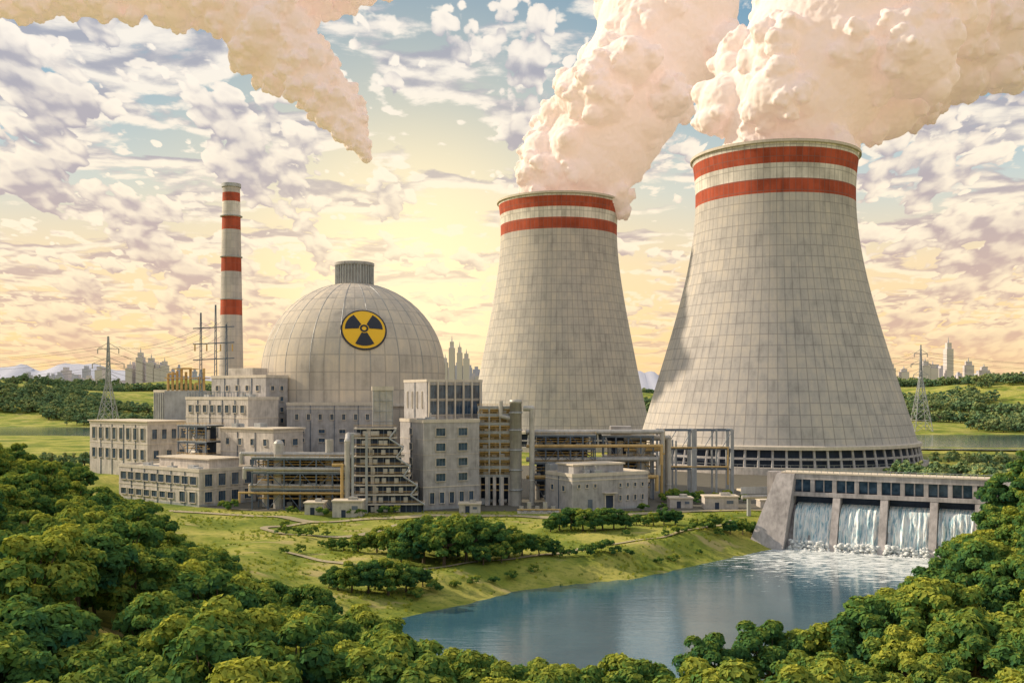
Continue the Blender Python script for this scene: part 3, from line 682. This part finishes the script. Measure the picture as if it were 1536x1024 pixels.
for x,y,s in [(14,302,1),(18,304,.8),(22,303,1.1),(25,305,1.1),(28,306,1.2),(31,306,.9),(35,308,.7),(62,345,1),(66,347,1.1),(58,338,.7),(70,345,.9),(54,336,.9),(50,334,.7),(-60,378,1.2),(-56,377,1),(-70,377,1.1),(-82,383,1),(-48,382,1.1),(-44,384,1),(-20,302,.8),(-78,352,.8),(-66,322,.7),(-74,330,1),(-60,330,.6),(-70,332,.8),(-64,328,1),(64,425,1.4),(68,427,1.7),(73,425,1.5),(79,427,1.4),(85,424,1.3),(90,427,1.5),(96,425,1.2),(70,418,1),(76,417,1.2),(50,392,1),(58,396,.9),(42,377,.6),(-10,272,.8),(-5,276,.7),(0,282,.8),(-15,268,.7),(-24,258,.9),(-20,262,1.0),(6,288,.8),(44,310,.7),(50,316,.8),(112,395,1.5),(106,392,1.2),(-108,395,1.3),(-112,398,1.1),(-4,310,.8),(10,312,.9),(38,340,.7),(-58,312,.7),(-62,300,.9),(-66,296,.8),(60,328,.6)]:
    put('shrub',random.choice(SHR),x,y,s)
tm=D.meshes.new('grass_tuft'); V=[];F=[];r=np.random.default_rng(9)
for i in range(26):
    q=r.uniform(0,6.28); d=r.uniform(0,.45); x,y=d*math.cos(q),d*math.sin(q); h=r.uniform(.3,.8); o=len(V); w_=.07; ox,oy=r.normal(size=2)*.18
    V+=[(x-w_*math.sin(q),y+w_*math.cos(q),0),(x+w_*math.sin(q),y-w_*math.cos(q),0),(x+ox,y+oy,h)]; F.append((o,o+1,o+2))
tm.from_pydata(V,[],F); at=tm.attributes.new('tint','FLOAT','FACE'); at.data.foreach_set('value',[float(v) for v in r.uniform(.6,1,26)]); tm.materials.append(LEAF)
def face_scatter(name,childname,mesh,P,smin,smax,root=None,seed=1):
    r=np.random.default_rng(seed); V=[];F=[]
    for x,y,z in P:
        s=r.uniform(smin,smax); q=r.uniform(0,6.28); h=s/2
        c=[(x+h*math.sqrt(2)*math.cos(q+i*math.pi/2),y+h*math.sqrt(2)*math.sin(q+i*math.pi/2),z) for i in range(4)]
        o=len(V); V+=c; F.append((o,o+1,o+2,o+3))
    me=D.meshes.new(name); me.from_pydata(V,[],F)
    p=D.objects.new(name,me); COL.objects.link(p); p.instance_type='FACES'; p.use_instance_faces_scale=True; p.instance_faces_scale=1; p.show_instancer_for_render=False
    if root: p.parent=root
    c=D.objects.new(childname,mesh); COL.objects.link(c); c.parent=p
N=11000; X=rng.uniform(-130,120,N);Y=rng.uniform(235,392,N); Zc,Sd=hfun(X,Y)
dens=np.sin(X*.15+Y*.05)*np.sin(Y*.13)+rng.uniform(-.6,.6,N)
keep=(X>np.interp(Y,[235,260,310,345,400],[-60,-84,-135,-150,-165]))&(Sd>.5)&(dens>.22)
face_scatter('meadow_grass','tuft',tm,list(zip(X[keep],Y[keep],Zc[keep]-.05)),.6,1.3)
def forest(name,P,smin,smax):
    root=D.objects.new(name,None); COL.objects.link(root)
    for k in range(len(FAR)): face_scatter('tree_scatter_%d'%k,'tree_crowns_%d'%k,FAR[k],P[k::len(FAR)],smin,smax,root,len(P)+k)
N=22000; Y=rng.uniform(1120,2800,N); X=rng.uniform(-.58,.58,N)*Y; Zc,_=hfun(X,Y); yc=ncy(X)
msk=np.sin(X*.013+2)*np.sin(Y*.012+X*.004)+.5*np.sin(X*.031)*np.sin(Y*.035)
keep=(Y>yc+165)&((msk>.08)|((Y>2100)&(msk>-.5))); print('forest',keep.sum())
forest('distant_forest',list(zip(X[keep],Y[keep],Zc[keep]-.8)),.8,1.6)
N=6000; X=rng.uniform(-520,560,N); Y=rng.uniform(400,1180,N); Zc,_=hfun(X,Y); yc=ncy(X)
keep=(np.abs(X)<.62*Y)&((X>225)|(X<-215)|(Y>1000))&(Y<yc-165)&~((X>150)&(Y<400))&~((np.hypot(X-167,Y-652)<110))
keep&=(np.sin(X*.03)*np.sin(Y*.025)>-.35); keep&=~((X<-215)&(Y<430)); keep&=~((X>150)&(Y>730)); keep&=~((X<-150)&(Y>640))
forest('woodland',list(zip(X[keep],Y[keep],Zc[keep]-.8)),.5,.8)
N=400; X=rng.uniform(205,300,N); Y=rng.uniform(400,560,N); Zc,_=hfun(X,Y)
forest('tree_belt',list(zip(X,Y,Zc-.8)),.55,.9)

# ------------------------------------------------------------ distant city and mountains
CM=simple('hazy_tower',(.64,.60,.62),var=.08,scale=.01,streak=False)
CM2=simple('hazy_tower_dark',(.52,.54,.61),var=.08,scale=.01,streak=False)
def city(name,x0,x1,y,n,hmin,hmax,peaks,seed):
    a=Asset(name,(0,y,30)); r=random.Random(seed)
    for i in range(n):
        x=r.uniform(x0,x1); w=r.uniform(16,40); h=r.uniform(hmin,hmax)*(.7+.5*r.random()**2); d=r.uniform(0,500)
        a.box('towers' if i%2 else 'towers_b',CM if i%2 else CM2,x-w/2,x+w/2,d,d+w,-20,h)
        if h>hmax*.6: a.box('towers' if i%2 else 'towers_b',CM if i%2 else CM2,x-w/4,x+w/4,d+4,d+w-4,h,h+14)
    for x,h,w in peaks:
        a.box('towers',CM2,x-w/2,x+w/2,-20,20,-20,h*.86); a.box('towers',CM2,x-w*.33,x+w*.33,-12,12,h*.86,h*.97); a.cyl('spires',CM2,(x,0,h*.97),(x,0,h*1.08),3,.5,seg=6)
    a.done()
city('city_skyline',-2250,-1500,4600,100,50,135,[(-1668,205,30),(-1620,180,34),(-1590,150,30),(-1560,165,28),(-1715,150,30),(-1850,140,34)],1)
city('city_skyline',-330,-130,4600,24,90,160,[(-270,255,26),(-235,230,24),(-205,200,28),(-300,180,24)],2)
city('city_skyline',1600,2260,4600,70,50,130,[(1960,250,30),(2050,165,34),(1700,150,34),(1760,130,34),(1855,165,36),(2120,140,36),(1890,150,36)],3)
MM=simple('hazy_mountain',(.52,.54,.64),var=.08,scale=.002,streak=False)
def mountain(name,x0,x1,y,h,seed):
    n=90; V=[];F=[]
    for j in range(3):
        for i in range(n+1):
            u=i/n; x=x0+(x1-x0)*u; e=math.sin(math.pi*u)**.7
            hh=h*e*(.55+.5*mnoise.fractal(Vector((u*5,seed*3.1,0)),1,2,5))
            V.append((x,y+(j-1)*900,(-50 if j!=1 else 40+max(hh,0))))
    for j in range(2):
        for i in range(n): k=j*(n+1)+i; F.append((k,k+1,k+n+2,k+n+1))
    me=D.meshes.new(name); me.from_pydata(V,[],F); me.materials.append(MM); me.polygons.foreach_set('use_smooth',[True]*len(me.polygons)); o=D.objects.new(name,me); COL.objects.link(o)
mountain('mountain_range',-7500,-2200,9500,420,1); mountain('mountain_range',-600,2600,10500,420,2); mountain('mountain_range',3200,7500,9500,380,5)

# ------------------------------------------------------------ steam
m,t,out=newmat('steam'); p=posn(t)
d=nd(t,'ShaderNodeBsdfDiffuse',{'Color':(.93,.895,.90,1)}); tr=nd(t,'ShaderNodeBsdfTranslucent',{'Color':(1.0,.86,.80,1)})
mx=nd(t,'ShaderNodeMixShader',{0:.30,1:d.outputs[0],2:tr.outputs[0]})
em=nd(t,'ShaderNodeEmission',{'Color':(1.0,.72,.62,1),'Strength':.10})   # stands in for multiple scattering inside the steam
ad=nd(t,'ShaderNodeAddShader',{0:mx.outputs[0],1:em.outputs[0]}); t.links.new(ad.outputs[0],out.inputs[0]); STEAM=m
import bmesh
def ico(n):
    bm=bmesh.new(); bmesh.ops.create_icosphere(bm,subdivisions=n,radius=1); a_=np.array([v.co[:] for v in bm.verts]); b_=np.array([[v.index for v in f.verts] for f in bm.faces]); bm.free(); return a_,b_
I1=ico(1); I2=ico(2); I3=ico(3)
txc=D.textures.new('wisps','CLOUDS'); txc.noise_scale=3.0; txc.noise_depth=3
def plume(name,path,seed,dens=1.0,voxel=1.2,spread=1.0,flat=1.0):
    r=np.random.default_rng(seed); V=[];F=[];o=[0]
    def add(I,c,q):
        V.append(I[0]*q+c); F.append(I[1]+o[0]); o[0]+=len(I[0])
    path=np.array(path,float); L=np.concatenate([[0],np.cumsum(np.linalg.norm(np.diff(path[:,:3],axis=0),axis=1))])
    s=0
    def rd(): 
        d=r.normal(size=3); return d/np.linalg.norm(d)
    while s<L[-1]:
        c=np.array([np.interp(s,L,path[:,k]) for k in range(4)]); Rr=c[3]
        for _ in range(int(10*dens)):
            d=rd(); d[2]*=flat; rr_=Rr*r.uniform(.16,.34); pc=c[:3]+d*(Rr-rr_*.6)*r.uniform(.6,1.0)*spread
            add(I3,pc,rr_)
            for _ in range(13):
                e=rd(); q=rr_*r.uniform(.28,.46); pm=pc+e*rr_*.95; add(I2,pm,q)
                if np.dot(pm-c[:3],pm-c[:3])>(Rr*.7*min(flat,1))**2:
                    for _ in range(7):
                        g_=rd(); add(I1,pm+g_*q*.92,q*r.uniform(.26,.46))
        add(I3,c[:3],Rr*.75*min(flat,1))
        s+=Rr*.34
    me=D.meshes.new(name); me.from_pydata(np.concatenate(V).tolist(),[],np.concatenate(F).tolist()); me.materials.append(STEAM)
    ob=D.objects.new(name,me); COL.objects.link(ob)
    md=ob.modifiers.new('r','REMESH'); md.mode='VOXEL'; md.voxel_size=voxel; md.use_smooth_shade=True
    dm=ob.modifiers.new('d','DISPLACE'); dm.texture=txc; dm.strength=1.8; dm.mid_level=.5; dm.texture_coords='GLOBAL'
    return ob
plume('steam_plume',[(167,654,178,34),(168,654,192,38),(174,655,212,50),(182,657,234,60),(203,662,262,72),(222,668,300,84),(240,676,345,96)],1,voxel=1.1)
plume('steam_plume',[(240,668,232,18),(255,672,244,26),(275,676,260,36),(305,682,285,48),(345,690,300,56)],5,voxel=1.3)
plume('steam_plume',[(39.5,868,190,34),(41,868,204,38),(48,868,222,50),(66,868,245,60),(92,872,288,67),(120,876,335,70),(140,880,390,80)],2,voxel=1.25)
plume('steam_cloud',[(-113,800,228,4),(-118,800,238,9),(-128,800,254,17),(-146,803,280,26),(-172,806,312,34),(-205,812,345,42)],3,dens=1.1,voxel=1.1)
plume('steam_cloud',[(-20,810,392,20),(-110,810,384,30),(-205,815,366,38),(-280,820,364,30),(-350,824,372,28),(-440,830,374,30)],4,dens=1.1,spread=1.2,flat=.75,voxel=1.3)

# ------------------------------------------------------------ world sky
w=D.worlds.new('World'); scene.world=w; w.use_nodes=True; t=w.node_tree; t.nodes.clear()
out=t.nodes.new('ShaderNodeOutputWorld')
g=nd(t,'ShaderNodeTexCoord').outputs['Generated']; g=nd(t,'ShaderNodeVectorMath',{0:g},operation='NORMALIZE').outputs[0]
s=nd(t,'ShaderNodeSeparateXYZ',{0:g}); x,y,z=s.outputs; zc=mth(t,'MAXIMUM',z,0.0)
base=ramp(t,zc,[(0,(1.0,.62,.27)),(.05,(1.0,.71,.34)),(.12,(.95,.74,.46)),(.19,(.60,.66,.62)),(.27,(.27,.45,.57)),(.36,(.14,.32,.48)),(1,(.16,.28,.44))])
gd=nd(t,'ShaderNodeVectorMath',{0:g,1:tuple(Vector((-.10,1,.10)).normalized())},operation='DOT_PRODUCT').outputs['Value']
gl=mth(t,'POWER',mth(t,'MAXIMUM',gd,0.0),28.0); gl2=mth(t,'POWER',mth(t,'MAXIMUM',gd,0.0),140.0)
base=mixc(t,mth(t,'MULTIPLY',gl,.55),base,(1.05,.80,.42)); base=mixc(t,mth(t,'MULTIPLY',gl2,.8),base,(1.25,1.02,.60))
litc=ramp(t,zc,[(0,(1.0,.72,.38)),(.06,(1.05,.82,.50)),(.14,(1.05,.89,.66)),(.3,(1.0,.91,.79))]); shc=ramp(t,zc,[(0,(.84,.52,.31)),(.08,(.66,.46,.37)),(.2,(.48,.42,.44)),(.35,(.38,.40,.47))])
cur=base
def planar(k):
    den=mth(t,'ADD',zc,k); return nd(t,'ShaderNodeCombineXYZ',{0:mth(t,'DIVIDE',x,den),1:mth(t,'DIVIDE',y,den),2:0.0}).outputs[0]
side=sstep(t,mth(t,'ABSOLUTE',mth(t,'SUBTRACT',x,.03)),.05,.38)
vA=vmul(t,planar(.10),(.75,.80,1))
a1=noi(t,vA,3.6,7,.56,.2); b1=noi(t,vadd(t,vA,(0,.045,0)),3.6,3,.56,.2)
c1=mth(t,'ADD',a1,mth(t,'MULTIPLY',side,.06))
cur=mixc(t,mth(t,'MULTIPLY',sstep(t,c1,.51,.58),.9),cur,mixc(t,sstep(t,mth(t,'SUBTRACT',a1,b1),-.07,.07),shc,litc))
vC=vadd(t,vmul(t,planar(.16),(.8,.6,1)),(7,3,0)); c3=noi(t,vC,12.0,4,.5)
cur=mixc(t,mth(t,'MULTIPLY',sstep(t,c3,.585,.64),.85),cur,litc)
vB=vadd(t,vmul(t,planar(.30),(1,.60,1)),(2.3,1.1,0))
wob=nd(t,'ShaderNodeVectorMath',{0:nd(t,'ShaderNodeTexNoise',{'Vector':vB,'Scale':14.0,'Detail':2.0}).outputs['Color'],'Scale':.045},operation='SCALE').outputs[0]
def dens(v,dt,fine):
    lo=noi(t,v,6.2,dt,.55,.1); vw=nd(t,'ShaderNodeVectorMath',{0:v,1:wob},operation='ADD').outputs[0]
    p1=nd(t,'ShaderNodeTexVoronoi',{'Vector':vw,'Scale':22.0},feature='F1').outputs['Distance']
    r_=mth(t,'ADD',lo,mth(t,'MULTIPLY',mth(t,'SUBTRACT',.45,p1),.21))
    if fine:
        p2=nd(t,'ShaderNodeTexVoronoi',{'Vector':vw,'Scale':52.0},feature='F1').outputs['Distance']
        r_=mth(t,'ADD',r_,mth(t,'MULTIPLY',mth(t,'SUBTRACT',.45,p2),.12))
    return r_
a2=dens(vB,6,True); b2=dens(vadd(t,vB,(0.005,-.024,0)),2,False)
c2=mth(t,'ADD',a2,mth(t,'MULTIPLY',side,.10)); al=mth(t,'MULTIPLY',sstep(t,c2,.545,.575),.97)
sh=mth(t,'MULTIPLY',sstep(t,mth(t,'SUBTRACT',a2,b2),-.12,.08),mth(t,'SUBTRACT',1.0,mth(t,'MULTIPLY',sstep(t,c2,.60,.80),.35)))
cur=mixc(t,al,cur,mixc(t,sh,shc,litc))
cur=mixc(t,mth(t,'MULTIPLY',sstep(t,zc,.06,0.0),.65),cur,(1.0,.69,.35))
cur=mixc(t,mth(t,'MULTIPLY',gl2,.38),cur,(1.25,1.02,.60))
sky=nd(t,'ShaderNodeTexSky',sky_type='NISHITA'); sky.sun_disc=False; sky.sun_elevation=R(SUN_EL); sky.sun_rotation=R(SUN_AZ)
cust=nd(t,'ShaderNodeVectorMath',{0:cur,'Scale':9.3},operation='SCALE').outputs[0]
fin=mixc(t,.05,cust,sky.outputs[0])
bg=nd(t,'ShaderNodeBackground',{'Color':fin,'Strength':.115}); t.links.new(bg.outputs[0],out.inputs[0])
L=D.lights.new('sun','SUN'); L.energy=4.7; L.angle=R(.6); L.color=(1.0,.82,.59)
so=D.objects.new('sun',L); COL.objects.link(so)
sv=Vector((math.sin(R(SUN_AZ))*math.cos(R(SUN_EL)),math.cos(R(SUN_AZ))*math.cos(R(SUN_EL)),math.sin(R(SUN_EL))))
so.rotation_euler=(-sv).to_track_quat('-Z','Y').to_euler()
cd=D.cameras.new('camera'); cd.lens=36; cd.sensor_width=36; cd.shift_y=.0508; cd.clip_end=40000; cd.clip_start=1
co=D.objects.new('camera',cd); COL.objects.link(co); co.location=(0,0,45); co.rotation_euler=(R(90),0,0); scene.camera=co
